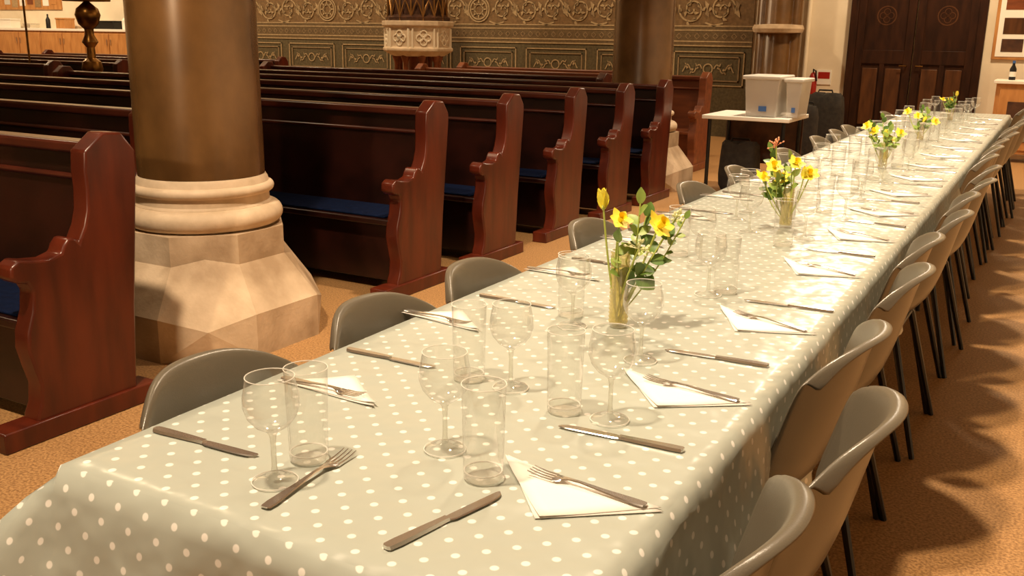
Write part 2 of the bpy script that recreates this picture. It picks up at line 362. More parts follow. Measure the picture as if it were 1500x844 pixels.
# ------------------------------------------------ dining table and cloth
nl=P(85,680,.752); r1=P(1170,535,.752); r2=P(905,830,.752)
TX0=nl.x; TX1=(r1.x+r2.x)/2; TY0=nl.y; TY1=10.5
W=TX1-TX0; LN=TY1-TY0; ZT=.752
t=empty('banquet_table',(TX0,TY0,0)); tag(t,'long row of folding tables hidden beneath the polka dot cloth','table')
MB().box(.01,W-.01,.01,LN-.01,.715,.745).build('tabletop',m_oak,t,.004)
for i in range(6):
    for yy_ in (i*LN/6+.2,(i+1)*LN/6-.2):
        for xx in (.12,W-.12):
            MB().tube([(xx,yy_,.715),(xx,yy_,0)],.014,8).build('leg',m_black,t)
D=.27
na=int((W+2*D)/.03); nb=int((LN+2*D)/.045)
rows_=[];uv=[]
for j in range(nb+1):
    b_=-D+(LN+2*D)*j/nb; rw=[]
    for i in range(na+1):
        a_=-D+(W+2*D)*i/na
        qx=min(max(a_,0),W); qy=min(max(b_,0),LN); dx=a_-qx; dy=b_-qy; d=math.hypot(dx,dy)
        if d<1e-6: p=(a_,b_,ZT-.0008+.0008*mnz.noise((a_*6,b_*6,0)))
        else:
            nx,ny=dx/d,dy/d; corner=min(abs(nx),abs(ny))*1.414
            s_=(b_ if abs(nx)>abs(ny) else a_)
            edge=min(1,.25/max(.02,abs(s_)+.02)) if s_<1 else 0
            fl_=.10+.62*corner+.14*edge*(1-corner)+(.08*math.sin(s_*11+1)+.06*math.sin(s_*23+2))*(1-corner)*min(1,d/.2)
            fl_=max(.03,min(fl_,.82)); e=.006*min(1,d/.01)
            p=(qx+nx*(e+d*fl_),qy+ny*(e+d*fl_),ZT-d*math.sqrt(1-fl_*fl_))
        rw.append((TX0+p[0],TY0+p[1],p[2])); uv.append((a_,b_))
    rows_.append(rw)
cl=MB().grid(rows_).build('tablecloth',m_cloth,ang=80)
u_=cl.data.uv_layers.new(name='UVMap')
for lp in cl.data.loops: u_.data[lp.index].uv=uv[lp.vertex_index]
tag(cl,'pale sage green oilcloth with white polka dots covering the long table','tablecloth')
# ------------------------------------------------ chairs
CS=1.06
def make_chair():
    t=empty('stacking_chair')
    prof=[(.205,.395,.165),(.225,.415,.185),(.215,.436,.20),(.12,.440,.215),(.0,.432,.222),(-.09,.436,.222),(-.15,.458,.220),(-.19,.50,.214),(-.215,.57,.208),(-.235,.65,.208),(-.25,.72,.207),(-.262,.768,.202),(-.270,.792,.193),(-.280,.800,.186),(-.296,.796,.180)]
    rows=[]
    for k,(y,z,hw) in enumerate(prof):
        bf=min(1,max(0,(k-5)/3.)); tf=max(0,(k-8)/6.); r=[]
        for i in range(15):
            s=-1+i/7.; a=abs(s)
            r.append((s*hw*CS, (y+bf*.08*s*s-(.006 if a>.99 else 0)*bf)*CS, (z+(1-bf)*.028*a**3-(.012 if a>.99 else 0)*(1-bf)-tf*.075*a**3.5)*CS))
        rows.append(r)
    MB().grid(rows).build('seat_shell',m_plastic,t,solid=.006,sub=1,ang=180)
    for sx in (-1,1):
        for (ya,yb) in ((.13,.20),(-.12,-.24)):
            MB().tube([(sx*.13,ya,.448),(sx*.165,ya+(yb-ya)*.1,.42),(sx*.215,yb,0)],[.013,.013,.010],8).build('leg',m_black,t)
    MB().tube([(-.16,.14,.425),(.16,.14,.425)],.009,8).tube([(-.16,-.13,.425),(.16,-.13,.425)],.009,8).tube([(-.14,.14,.43),(-.14,-.13,.43)],.009,8).tube([(.14,.14,.43),(.14,-.13,.43)],.009,8).build('under_frame',m_black,t)
    return t
ch0=make_chair(); used=[False]
def chair(x,y,rz,label,group,s=(1,1,1)):
    o=ch0 if not used[0] else dup(ch0); used[0]=True
    o.location=(x,y,0); o.rotation_euler=(0,0,rz); o.scale=s; tag(o,label,'chair',group)
rpx=[(1162,752),(1308,600),(1290,482),(1358,393),(1374,346),(1418,310)]
rc=[P(u,v,.85) for u,v in rpx]; y=rc[-1].y
sp=(rc[-1].y-rc[0].y)/5
while y+sp<TY1-.2: y+=sp; rc.append(Vector((rc[3].x+random.uniform(-.03,.06),y+random.uniform(-.04,.04),.8)))
for i,p in enumerate(rc):
    chair(max(p.x,TX1+.05)-.30,p.y,PI/2+random.uniform(-.06,.06),'grey plastic stacking chair, %s from the near end on the right side'%ORD[i],'grey chairs along the right of the table',(1.12,1.03,1.0))
lpx=[(290,524),(540,438),(712,386),(856,322),(1024,269),(1088,244),(1160,219),(1218,201),(1246,191),(1268,185),(1310,164)]
lc=[P(u,v,.81) for u,v in lpx]
for i,p in enumerate(lc):
    if p.y>TY1: continue
    chair(min(p.x,TX0-.085)+.28,p.y,-PI/2+random.uniform(-.06,.06),'grey plastic stacking chair, %s from the near end on the left side'%ORD[i],'grey chairs along the left of the table',(.98,.96,.955))
# ------------------------------------------------ tableware
def make_wine():
    t=empty('wine_glass')
    f_=MB().lathe([(.0345,.0),(.0355,.0015),(.034,.003),(.015,.006),(.006,.012)],28).build('foot',m_glass,t)
    MB().ring(.0350,.0009,.0016).build('foot_edge',m_rim,f_)
    MB().lathe([(.006,.012),(.0042,.025),(.004,.06),(.0055,.076),(.009,.082)],16).build('stem',m_thick,t)
    b_=MB().lathe([(.002,.081),(.012,.084),(.026,.093),(.037,.107),(.0425,.124),(.042,.140),(.039,.156),(.0365,.170)],32).build('bowl',m_glass,t,ang=180)
    MB().ring(.0367,.0008,.1705).build('rim',m_rim,b_)
    return t
def make_tumbler():
    t=empty('tumbler')
    b_=MB().lathe([(.0,.0005),(.029,.0005),(.031,.003),(.0312,.012)],28).build('base',m_thick,t)
    MB().ring(.0296,.0014,.0135).build('base_ring',m_rim,b_)
    w_=MB().lathe([(.0312,.012),(.0315,.03),(.0345,.155)],32).build('wall',m_glass,t,ang=180)
    MB().ring(.0346,.0008,.1555).build('rim',m_rim,w_)
    return t
def make_fork():
    t=empty('fork')
    MB().ribbon([(-.10,.004,.002),(-.098,.008,.002),(-.085,.0095,.0022),(-.03,.0055,.004),(.01,.003,.0065),(.03,.0035,.006),(.042,.008,.004)],.0018).build('handle',m_steel,t)
    h=MB().ribbon([(.040,.007,.0042),(.047,.0115,.003),(.056,.0125,.0022)],.0016)
    for k in range(4):
        yo=-.0108+k*.0072; h.ribbon([(.055,.0021,.0022),(.075,.0015,.0022),(.09,.0013,.004),(.100,.0007,.006)],.0014,yo)
    h.build('tines',m_steel,t); return t
def make_knife():
    t=empty('table_knife')
    MB().ribbon([(-.112,.004,.001),(-.109,.0085,.001),(-.09,.0095,.001),(-.03,.0075,.001),(-.005,.006,.001),(.002,.0065,.001)],.005).build('handle',m_steel,t)
    MB().ribbon([(.0,.006,.002),(.01,.009,.002,-.001),(.04,.0095,.002,-.001),(.08,.0095,.002,-.001),(.1,.008,.002,.0),(.11,.005,.002,.002),(.114,.001,.002,.004)],.0014).build('blade',m_steel,t)
    return t
protos={}
def place(kind,fn,loc,rz,label,cat,group):
    if kind not in protos: o=protos[kind]=fn()
    else: o=dup(protos[kind])
    o.location=loc; o.rotation_euler=(0,0,rz); tag(o,label,cat,group); return o
ZS=ZT+.0008
def seg(a,b):
    A=P(*a,ZS); B=P(*b,ZS); m=(A+B)/2; d=A-B; return m,math.atan2(d.y,d.x),d.length
fm,fa,fl2=seg((762,690),(965,752))
tri=[P(u,v,ZS)-fm for u,v in ((745,670),(780,763),(972,750))]
tri=[Vector((p.x*math.cos(-fa)-p.y*math.sin(-fa),p.x*math.sin(-fa)+p.y*math.cos(-fa),0)) for p in tri]
def make_napkin():
    b=MB(); c=sum(tri,Vector())/3
    for k,(sc_,rz) in enumerate(((1,0),(.97,.06))):
        T=[]
        for p in tri:
            q=(p-c)*sc_; q=Vector((q.x*math.cos(rz)-q.y*math.sin(rz),q.x*math.sin(rz)+q.y*math.cos(rz),0))+c; T.append(q)
        N=8; vs=[];idx={}
        for i in range(N+1):
            for j in range(N+1-i):
                w=1-(i+j)/N; p=T[0]*w+T[1]*(i/N)+T[2]*(j/N)
                z=.0008+k*.0016+ (.004+.003*k)*max(0,(w-.75)*4)**2+.003*k*max(0,(i/N-.7)*3)
                idx[(i,j)]=len(vs); vs.append((p.x,p.y,z))
        fs=[]
        for i in range(N):
            for j in range(N-i):
                fs.append((idx[(i,j)],idx[(i+1,j)],idx[(i,j+1)]))
                if i+j<N-1: fs.append((idx[(i+1,j)],idx[(i+1,j+1)],idx[(i,j+1)]))
        b.add(vs,fs)
    return b.build('paper_napkin',m_napkin,solid=.0006)
RK=[((820,625),(1003,662)),((973,513),(1130,538)),((1088,440),(1225,458)),((1180,365),(1280,377)),((1240,323),(1325,333))]
RF=[((762,690),(965,752)),((925,553),(1105,597)),((1065,458),(1195,492)),((1158,385),(1262,408)),((1215,338),(1315,357))]
LK=[((385,672),(218,628)),((640,540),(505,512)),((812,452),(703,433))]
LF=[((542,588),(405,555)),((692,480),(590,457)),((880,410),(757,392))]
Rk=[seg(*s)[:2] for s in RK]; Rf=[seg(*s)[:2] for s in RF]; Lk=[seg(*s)[:2] for s in LK]; Lf=[seg(*s)[:2] for s in LF]
def extend(lst,off):
    sp=(lst[-1][0].y-lst[0][0].y)/(len(lst)-1); xm=sum(p.x for p,_ in lst)/len(lst); y=lst[-1][0].y
    while y+sp<TY1-.25:
        y+=sp; lst.append((Vector((xm+random.uniform(-.02,.02),y,ZS)),off+random.uniform(-.12,.12)))
extend(Rk,PI); extend(Rf,PI); extend(Lk,0); extend(Lf,0)
for side,K,Fk in (('right',Rk,Rf),('left',Lk,Lf)):
    for i,(m,a) in enumerate(K): place('knife',make_knife,(m.x,m.y,ZS),a,'steel table knife at the %s place from the near end, %s side'%(ORD[i],side),'knife','knives laid along the table')
    for i,(m,a) in enumerate(Fk):
        nk=place('napkin',make_napkin,(m.x,m.y,ZS),a,'folded white napkin at the %s place from the near end, %s side'%(ORD[i],side),'napkin','napkins laid along the table')
        nk.scale=(.88,.72,1) if side=='left' else (1,.95,1)
        place('fork',make_fork,(m.x,m.y,ZS+.0045),a,'steel fork on the napkin at the %s place from the near end, %s side'%(ORD[i],side),'fork','forks laid along the table')
m,a,_=seg((733,725),(565,805)); place('knife',make_knife,(m.x,m.y,ZS),a,'steel table knife lying diagonally at the near end of the table','knife','knives laid along the table')
m,a,_=seg((520,660),(378,752)); o=place('fork',make_fork,(m.x,m.y,ZS),a,'steel fork lying on the bare cloth at the near end','fork','forks laid along the table'); o.scale=(1.08,1.08,1.08)
gl=[('w',403,705,'wine glass beside the knife at the near left place'),('t',453,672,'tall tumbler beside the nearest wine glass on the left'),
('w',652,658,'wine glass standing left of the nearest right-hand tumbler'),('t',708,700,'tall tumbler standing behind the nearest right-hand napkin'),
('w',748,568,'wine glass between the two tumblers in mid table, before the first vase'),('t',687,555,'tall tumbler by the second left-hand knife'),
('t',826,602,'tall tumbler standing left of the first right-hand knife'),('w',893,615,'wine glass just behind the first right-hand knife'),
('w',938,528,'wine glass right in front of the first flower vase'),('w',838,478,'wine glass left of the first flower vase, with a tumbler behind'),('t',836,462,'tumbler seen through the wine glass left of the first vase'),
('w',1037,432,'wine glass right of the first flower vase'),('t',1062,428,'tall tumbler right of the first flower vase'),('t',993,374,'tumbler behind the flowers of the first vase'),
('w',1025,385,'wine glass behind the flowers of the first vase'),('t',1146,360,'tall tumbler in front of the second vase'),('w',1178,350,'wine glass to the right of the second vase'),('w',1097,340,'wine glass to the left of the second vase'),('w',1078,322,'small looking wine glass farther left of the second vase')]
for k,u,v,lab in gl:
    p=P(u,v,ZS); fn=(make_wine if k=='w' else make_tumbler)
    place(k,fn,(p.x,p.y,ZS),0,'clear '+lab,'wine glass' if k=='w' else 'glass','wine glasses on the long table' if k=='w' else 'tumblers on the long table')
y=P(1150,335,ZS).y+.3; XM=(TX0+TX1)/2; i=0
while y<TY1-.3:
    for side,sx in (('left',-1),('right',1)):
        place('w',make_wine,(XM+sx*.17+random.uniform(-.03,.03),y+random.uniform(-.05,.05),ZS),0,'far clear wine glass, %s beyond the second vase on the %s side'%(ORD[i],side),'wine glass','wine glasses on the long table')
        place('t',make_tumbler,(XM+sx*.10+random.uniform(-.02,.02),y+.14+random.uniform(-.03,.03),ZS),0,'far clear tumbler, %s beyond the second vase on the %s side'%(ORD[i],side),'glass','tumblers on the long table')
    y+=.56; i+=1
# ------------------------------------------------ flowers
RV=Vector((.87,.49,0)); FV=Vector((-.49,.87,0)); UV=Vector((0,0,1))
def bez(a,b,bend,n=9):
    return [a.lerp(b,t/n)+bend*math.sin(PI*t/n) for t in range(n+1)]
def basis(d):
    d=d.normalized(); r=Vector((0,0,1)) if abs(d.z)<.95 else Vector((1,0,0)); a=d.cross(r).normalized(); return a,a.cross(d).normalized(),d
def petal(mb,o,dirv,norm,ln,w,cup=.25):
    side=dirv.cross(norm).normalized(); rows=[]
    for i in range(6):
        t=i/5; hw=w*math.sin(PI*min(.97,t*.85+.12)); r=[]
        for j in range(5):
            s=-1+j/2; r.append(o+dirv*ln*t+side*hw*s+norm*(cup*ln*t*t+.15*hw*abs(s)))
        rows.append(r)
    mb.grid(rows)
def flower(name,base,tip,size,kind,label,group):
    t=empty(name,base); tp=tip-base; z0=Vector((0,0,0))
    pts=bez(z0,tp,Vector((random.uniform(-.01,.01),random.uniform(-.01,.01),0)))
    MB().tube(pts,.0024,6).build('stem',m_stem,t)
    d=(pts[-1]-pts[-2]).normalized()
    if kind=='open': d=(d*.9-FV*.7+UV*.05+RV*random.uniform(-.8,.8)).normalized()
    a,b2,d=basis(d); pm=MB()
    if kind=='open':
        for k in range(6):
            an=k*PI/3+.3; dv=a*math.cos(an)+b2*math.sin(an); petal(pm,tp,dv,d,size*(1.1 if k%2 else .95),size*.40,.25)
        pm.build('petals',m_yellow,t,ang=180)
        prof=[(.005,0),(size*.24,size*.12),(size*.26,size*.5),(size*.36,size*.7)]
        n=12; rows=[[tp+a*r*math.cos(2*PI*j/n)+b2*r*math.sin(2*PI*j/n)+d*z for j in range(n+1)] for r,z in prof]
        MB().grid(rows).build('trumpet',m_orange,t)
    elif kind=='bud':
        for k in range(5):
            an=k*2*PI/5; dv=(a*math.cos(an)+b2*math.sin(an))*.35+d; petal(pm,tp-d*size*.1,dv.normalized(),-(a*math.cos(an)+b2*math.sin(an)),size*1.5,size*.42,.12)
        pm.build('petals',m_yellow,t,ang=180)
        MB().tube([tp-d*.008,tp,tp+d*.008],[.002,.006,.003],8).build('calyx',m_stem,t)
    else:
        for k in range(18):
            th=random.uniform(0,2*PI); ph=random.uniform(0,PI*.6); dv=a*math.cos(th)*math.sin(ph)+b2*math.sin(th)*math.sin(ph)+d*math.cos(ph)
            c=tp+dv*size*random.uniform(.4,1.1); pm.tube([c-dv*.004,c,c+dv*.004],[.0015,.0036,.0015],6)
            pm.tube([tp,c],.0006,4)
        pm.build('blossoms',m_bud if kind=='white' else m_pink,t)
    tag(t,label,'flower',group)
def sprig(base,tip,n,ln,mt,label,group,w=.3):
    t=empty('leaf_sprig',base); tp=tip-base
    pts=bez(Vector((0,0,0)),tp,Vector((random.uniform(-.015,.015),random.uniform(-.015,.015),0)),12)
    MB().tube(pts,.0018,6).build('stem',m_stem,t)
    lm=MB()
    for k in range(n):
        i=min(12,int(12-5.5*k/n)); p=pts[i]; d=(pts[i]-pts[i-1]).normalized(); a,b2,d=basis(d); an=k*2.4
        side=a*math.cos(an)+b2*math.sin(an); dv=(side*.85+d*.6).normalized() if k else d
        petal(lm,p,dv,(UV*.6-FV*.5+side*.2).cross(dv).cross(dv).normalized()*-1,ln*random.uniform(.8,1.15),ln*w,-.12)
    lm.build('leaves',mt,t,ang=180); tag(t,label,'leaf sprig',group)
def vase(px,hv,r,label):
    p=P(px[0],px[1],ZS); t=empty('glass_vase',(p.x,p.y,ZS)); tag(t,label,'vase','flower vases down the middle of the table')
    MB().lathe([(0,.001),(r*.95,.001),(r,.004),(r,.012),(0,.012)],24).build('base',m_thick,t)
    zs=[.01+i*(hv-.01)/36 for i in range(37)]
    w_=MB().lathe([(r*(1+.12*(i%2)),z) for i,z in enumerate(zs)],28).build('wall',m_vase,t,ang=180)
    MB().ring(r*1.06,.0014,hv).build('rim',m_rim,w_)
    MB().lathe([(0,.013),(r*.90,.013),(r*.90,hv*.75),(0,hv*.75)],24).build('water',m_water,t)
    return p
p=vase((905,478),.185,.0210,'slim ribbed glass vase of yellow flowers nearest the camera'); B=Vector((p.x,p.y,ZS+.015))
G='stems in the first vase'
def T(u,v,dep=0.):
    w=ray(u,v); tt=(p.x*w.x+p.y*w.y)/(w.x*w.x+w.y*w.y); return CAM+w*tt+FV*dep
def rb(): return B+Vector((random.uniform(-.008,.008),random.uniform(-.008,.008),0))
flower('tulip',rb(),T(884,304),.034,'bud','long yellow tulip bud leaning left out of the first vase',G)
flower('daffodil',rb(),T(905,318,-.04),.028,'open','yellow daffodil low in the middle of the first vase',G)
flower('daffodil',rb(),T(962,328,-.03),.036,'open','yellow daffodil leaning right in the first vase',G)
flower('blossom_sprig',rb(),T(932,358,-.05),.030,'white','cream blossom sprig over the rim of the first vase',G)
flower('blossom_sprig',rb(),T(992,326,.03),.028,'white','cream blossom sprig reaching farthest right from first vase',G)
sprig(rb(),T(938,298),8,.038,m_leaf,'tall green leaf sprig upright in the first vase',G,.32)
sprig(rb(),T(950,320,.03),6,.042,m_leafd,'dark green leaf sprig behind the daffodils of the first vase',G,.34)
sprig(rb(),T(1004,320,.0),8,.024,m_leaf,'green leaf sprig stretching right from the first vase',G)
sprig(rb(),T(902,348,-.05),5,.038,m_leaf,'bright leaf sprig at the front of the first vase',G,.34)
sprig(rb(),T(972,350,.0),4,.048,m_leafd,'low broad leaf sprig at the right of the first vase',G,.34)
sprig(T(922,372),T(932,400,-.02),3,.058,m_leafd,'dark leaf sprig drooping beside the first vase',G,.42)
for bi,(px,hv,u0,u1,v0,v1) in enumerate([((1150,333),.15,1112,1186,218,278),((1292,247),.14,1266,1324,168,215),((1347,207),.13,1326,1370,155,185),((1391,178),.11,1378,1402,133,155)]):
    nm=ORD[bi+1]
    p=vase(px,hv,.021,'slim glass vase of mixed flowers, %s vase from the near end'%nm); B=Vector((p.x,p.y,ZS+.015)); G='stems in the %s vase'%nm
    NF=[7,5,4,3][bi]
    for k in range(NF):
        u=u0+(u1-u0)*(k+.5)/NF; v=v0+(v1-v0)*random.uniform(.3,.85)
        flower('daffodil',rb(),T(u,v,random.uniform(-.06,.02)),.032,'open' if k%3!=2 else 'bud','yellow flower in the %s vase, %s from the left'%(nm,ORD[k]),G)
    for k in range(6 if bi<2 else 5):
        u=random.uniform(u0+6,u1-6); v=random.uniform(v0+8,v1)
        if k==0: v=v0+6
        sprig(rb(),T(u,v,random.uniform(-.05,.05)),7,.038,m_leaf if k%2 else m_leafd,'green leaf sprig in the %s vase'%nm,G,.34)
    if bi==0: flower('blossom_sprig',rb(),T(1137,214),.03,'pink','salmon pink blossom spike topping the second vase',G)
# ------------------------------------------------ font
yf=12.7; fc=PY(612,60,yf)
t=empty('stone_font',(fc.x,yf,0)); tag(t,'carved cream stone font with dark pierced cover before the mosaic wall','font')
zt=PY(612,31,yf).z; zb2=PY(612,80,yf).z; hw=(PY(658,60,yf).x-PY(567,60,yf).x)/2*.95
MB().lathe([(0,zb2-.02),(hw*.75,zb2-.02),(hw*.8,zb2),(hw,zb2+.06),(hw,zb2+.1),(hw*.93,zb2+.12),(hw*.93,zt-.1),(hw*1.02,zt-.07),(hw*1.02,zt),(hw*.8,zt),(hw*.75,zt-.1),(0,zt-.1)],8,ph=PI/8).build('basin',m_stone2,t,.01,smooth=False)
car=MB()
for k in range(8):
    an=k*PI/4; n_=Vector((math.cos(an),math.sin(an),0)); tn=Vector((-n_.y,n_.x,0)); c=n_*(hw*.93*math.cos(PI/8)+.005)+UV*((zb2+zt)/2)
    for q_ in range(4):
        o_=c+tn*.06*math.cos(q_*PI/2)+UV*.06*math.sin(q_*PI/2)
        car.tube([o_+tn*.05*math.cos(s*PI/5)+UV*.05*math.sin(s*PI/5) for s in range(11)],.012,5)
    for sg in (-1,1): car.tube([c+tn*sg*hw*.3-UV*.14,c+tn*sg*hw*.3+UV*.14],.018,6)
car.build('quatrefoil_carving',m_plaster,t)
sh=MB().lathe([(.16,0),(.16,zb2)],16)
for k in range(8): sh.lathe([(.06,0),(.06,.1),(.035,.14),(.035,zb2-.12),(.07,zb2-.03),(.07,zb2)],12,(hw*.6*math.cos(k*PI/4),hw*.6*math.sin(k*PI/4),0))
sh.build('pedestal_shafts',m_cherry,t)
MB().lathe([(0,0.001),(hw*1.15,0.001),(hw*1.15,.14),(0,.14)],8,ph=PI/8).build('step',m_stone,t,.01,smooth=False)
MB().lathe([(hw*.90,zt),(hw*.92,zt+.05),(hw*.80,zt+.09),(hw*.76,zt+.6),(hw*.5,zt+1.1),(0,zt+1.6)],8,ph=PI/8).build('cover',m_liddark,t,smooth=False)
cr=MB()
for k in range(16):
    an=k*PI/8; an2=an+PI/8; r_=hw*.83
    p0=Vector((math.cos(an),math.sin(an),0)); p1=Vector((math.cos(an2),math.sin(an2),0))
    for h0 in (.06,.36):
        cr.tube([p0*r_+UV*(zt+h0),(p0*.7+p1*.3)*r_+UV*(zt+h0+.16),(p0+p1)*.5*r_+UV*(zt+h0+.24),(p0*.3+p1*.7)*r_+UV*(zt+h0+.16),p1*r_+UV*(zt+h0)],.012,5)
    cr.tube([p0*r_+UV*zt,p0*r_+UV*(zt+.7)],.012,5)
cr.build('pierced_cresting',m_gold,t)
# ------------------------------------------------ lectern and pole
yl=7.6; lc_=PY(130,40,yl)
t=empty('brass_lectern',(lc_.x,yl,0)); tag(t,'ornate brass lectern stem with a ball, left of the near column','lectern')
zo=PY(130,22,yl).z
MB().lathe([(0,.001),(.26,.001),(.26,.05),(.2,.1),(.08,.16),(.05,.3),(.07,.34),(.04,.4)],24).build('foot',m_brass,t)
MB().lathe([(.04,.4),(.035,zo-.75),(.09,zo-.7),(.12,zo-.60),(.10,zo-.52),(.05,zo-.48),(.045,zo-.36),(.09,zo-.30),(.05,zo-.22),(.05,zo-.16)],20).build('stem',m_brass,t)
MB().lathe([(.05,zo-.16),(.11,zo-.1),(.14,zo),(.12,zo+.07),(.05,zo+.13),(.03,zo+.15)],24).build('ball',m_brass,t)
MB().box(-.22,.22,-.16,.16,zo+.15,zo+.18,).build('book_rest',m_brass,t,.01)
yl=8.4; lc_=PY(38,40,yl)
t=empty('processional_pole',(lc_.x,yl,0)); tag(t,'thin brass pole standing upright at the far left','pole')
MB().tube([(0,0,0),(0,0,2.4)],.014,10).build('shaft',m_brass,t); MB().lathe([(0,.001),(.14,.001),(.12,.03),(.03,.06),(0,.06)],20).build('foot',m_brass,t)
# ------------------------------------------------ cabinets at far left
zc_=PY(100,42,YR-.5).z
ca=PY(-60,50,YR-.5).x; cbb=PY(196,50,YR-.5).x; nC=4; wC=(cbb-ca)/nC
for i in range(nC):
    x0=ca+i*wC; t=empty('kitchen_cabinet',(x0,YR-.5,0)); tag(t,'oak cupboard at the far left under the white counter, %s from left'%ORD[i],'cabinet','oak cupboards along the back wall')
    MB().box(.01,wC-.01,.0,.48,0,zc_-.05).build('body',m_oak,t,.005)
    for k in range(2):
        dd=MB().box(.03+k*(wC-.02)/2,(k+1)*(wC-.02)/2-.01,-.02,0,zc_-.62,zc_-.09).build('door',m_oak,t,.008)
        MB().tube([(.0+(wC)/2+(-.06 if k==0 else .06),-.035,zc_-.2),(.0+(wC)/2+(-.06 if k==0 else .06),-.035,zc_-.32)],.009,6).build('handle',m_steel,dd)
tag(MB().box(ca,cbb,YR-.53,YR-.005,zc_-.05,zc_).build('worktop',m_white,None,.006),'pale worktop over the oak cupboards at the far left','worktop')
for i,(u,w_,h_,mt,nm,lab) in enumerate([(12,.5,.2,m_white,'storage_box','white box at the left end of the far worktop'),(45,.25,.1,m_steel,'tray','low steel tray on the far worktop'),(70,.12,.3,m_black,'bottle','dark bottle on the far worktop'),(95,.3,.22,m_oak,'bread_bin','wooden bin on the far worktop'),(158,.6,.17,m_black,'hot_plate','black appliance right end of the far worktop'),(184,.2,.3,m_white,'jug','white jug at the right end of the far worktop')]):
    x=PY(u,40,YR-.3).x
    b=MB()
    if nm in('bottle','jug'): b.lathe([(0,0.001),(w_*.4,.001),(w_*.4,h_*.6),(w_*.15,h_*.8),(w_*.15,h_),(0,h_)],16)
    else: b.box(-w_/2,w_/2,-.12,.12,0.001,h_*.85).box(-w_/2-.01,w_/2+.01,-.13,.13,h_*.85,h_)
    tag(b.build(nm,mt,None,.005,loc=(x,YR-.28,zc_)),lab,nm.replace('_',' '))
nb_=PY(30,-10,YR)
t=empty('notice_board',(nb_.x,YR,zc_+.35)); tag(t,'pinned notice board above the far left worktop','notice board')
MB().box(-1.2,1.4,-.03,-.001,0.05,1.2).build('board',m_oak,t,.005)
for i in range(9):
    x=-1.1+i*.27; MB().box(x,x+.2,-.036,-.031,.1+.03*(i%3),.36+.05*(i%2)).build('paper',(m_white,m_oak,m_grey,m_cream,m_white,m_cherry,m_creamd)[i%7],t)
# ------------------------------------------------ side table with boxes
ty=P(1100,168,.74)
x0=PY(1043,168,ty.y).x; x1=x0+.80
t=empty('folding_side_table',(x0,ty.y-.3,0)); tag(t,'small pale topped table holding plastic storage boxes near the back','table')
MB().box(0,x1-x0,0,.75,.705,.74).build('tabletop',m_white,t,.005)
MB().box(.03,x1-x0-.03,.68,.70,.25,.705).build('dark_back_panel',m_liddark,t,.003)  # dark panel below the tabletop, along its back
for xx in (.06,x1-x0-.06):
    for yy_ in (.06,.66): MB().tube([(xx,yy_,.705),(xx,yy_,0)],.018,8).build('leg',m_black,t)
TBX=x0; TBY=ty.y-.3
def sbox(x,y,z,w,d,h,label,fill):
    t=empty('storage_box',(x,y,z)); tag(t,label,'storage box')
    MB().add([(.02,.02,0),(w-.02,.02,0),(w-.02,d-.02,0),(.02,d-.02,0),(0,0,h),(w,0,h),(w,d,h),(0,d,h)],[(0,3,2,1),(0,1,5,4),(1,2,6,5),(2,3,7,6),(3,0,4,7)]).build('tub',m_box,t,.01)
    MB().box(-.02,w+.02,-.02,d+.02,h,h+.035).build('lid',m_grey,t,.010)
    MB().box(.05,w-.05,.05,d-.05,.01,h*fill).build('contents',m_creamd,t,.02)
    MB().box(w*.45,w*.68,-.003,.0,h*.16,h*.30).build('paper_slip',m_blueb,t)
x=PY(1091,160,ty.y-.2).x
sbox(x,ty.y-.26,.741,.31,.45,.33,'tall translucent storage box on the left of the side table',.6)
sbox(x+.355,ty.y-.2,.741,.14,.38,.31,'narrower translucent storage box on the right of the side table',.7)
rxp=P(1115,232); t=empty('red_crate',(rxp.x,rxp.y-.1,0)); tag(t,'red plastic tub on the floor beneath the side table','crate')
MB().add([(-.15,-.12,0.001),(.15,-.12,0.001),(.15,.12,0.001),(-.15,.12,0.001),(-.18,-.15,.24),(.18,-.15,.24),(.18,.15,.24),(-.18,.15,.24)],[(0,3,2,1),(0,1,5,4),(1,2,6,5),(2,3,7,6),(3,0,4,7)]).build('tub',m_red,t,.01,solid=.006)
MB().tube([(-.18,-.15,.24),(.18,-.15,.24),(.18,.15,.24),(-.18,.15,.24),(-.18,-.15,.24)],.010,6).build('rim',m_red,t)
def bag(x_,y_,w_,h_,lab,flat=.6):
    t=empty('black_bag',(x_,y_,0)); tag(t,lab,'bag')
    b=MB(); pr=[(0,.002),(.42,.004),(.5,.06),(.52,h_*.35),(.50,h_*.75),(.47,h_*.94),(.40,h_),(0,h_*.99)]
    n=24; vs=[];fs=[]
    for r,z in pr:
        for j in range(n):
            an=2*PI*j/n; ex=.55; c_=math.copysign(abs(math.cos(an))**ex,math.cos(an)); s_=math.copysign(abs(math.sin(an))**ex,math.sin(an))
            wob=.04*mnz.noise((c_*2+x_,s_*2,z*5)); vs.append((r*w_*c_*(1+wob*3),r*w_*flat*s_*(1+wob*3),z+(wob if z>.1 else 0)))
    for i in range(len(pr)-1):
        for j in range(n): fs.append((i*n+j,i*n+(j+1)%n,(i+1)*n+(j+1)%n,(i+1)*n+j))
    b.add(vs,fs).build('body',m_blackbag,t)
    MB().tube([(-.1,0,h_*.97),(-.08,0,h_+.04),(.08,0,h_+.04),(.1,0,h_*.97)],.012,6).build('strap',m_black,t)
bag(PY(1206,170,12.9).x,12.9,.50,.76,'large black bag standing right of the side table')
bag(PY(1180,170,12.2).x,12.2,.30,.64,'smaller black bag leaning by the side table')
bag(TBX+.26,TBY+.42,.36,.46,'dark bag stowed on the floor under the side table')
q_=PY(1190,125,YR-.1); t=empty('fire_extinguisher',(q_.x,YR-.1,q_.z-.02)); tag(t,'red fire extinguisher hung on the back wall left of the doors','fire extinguisher')
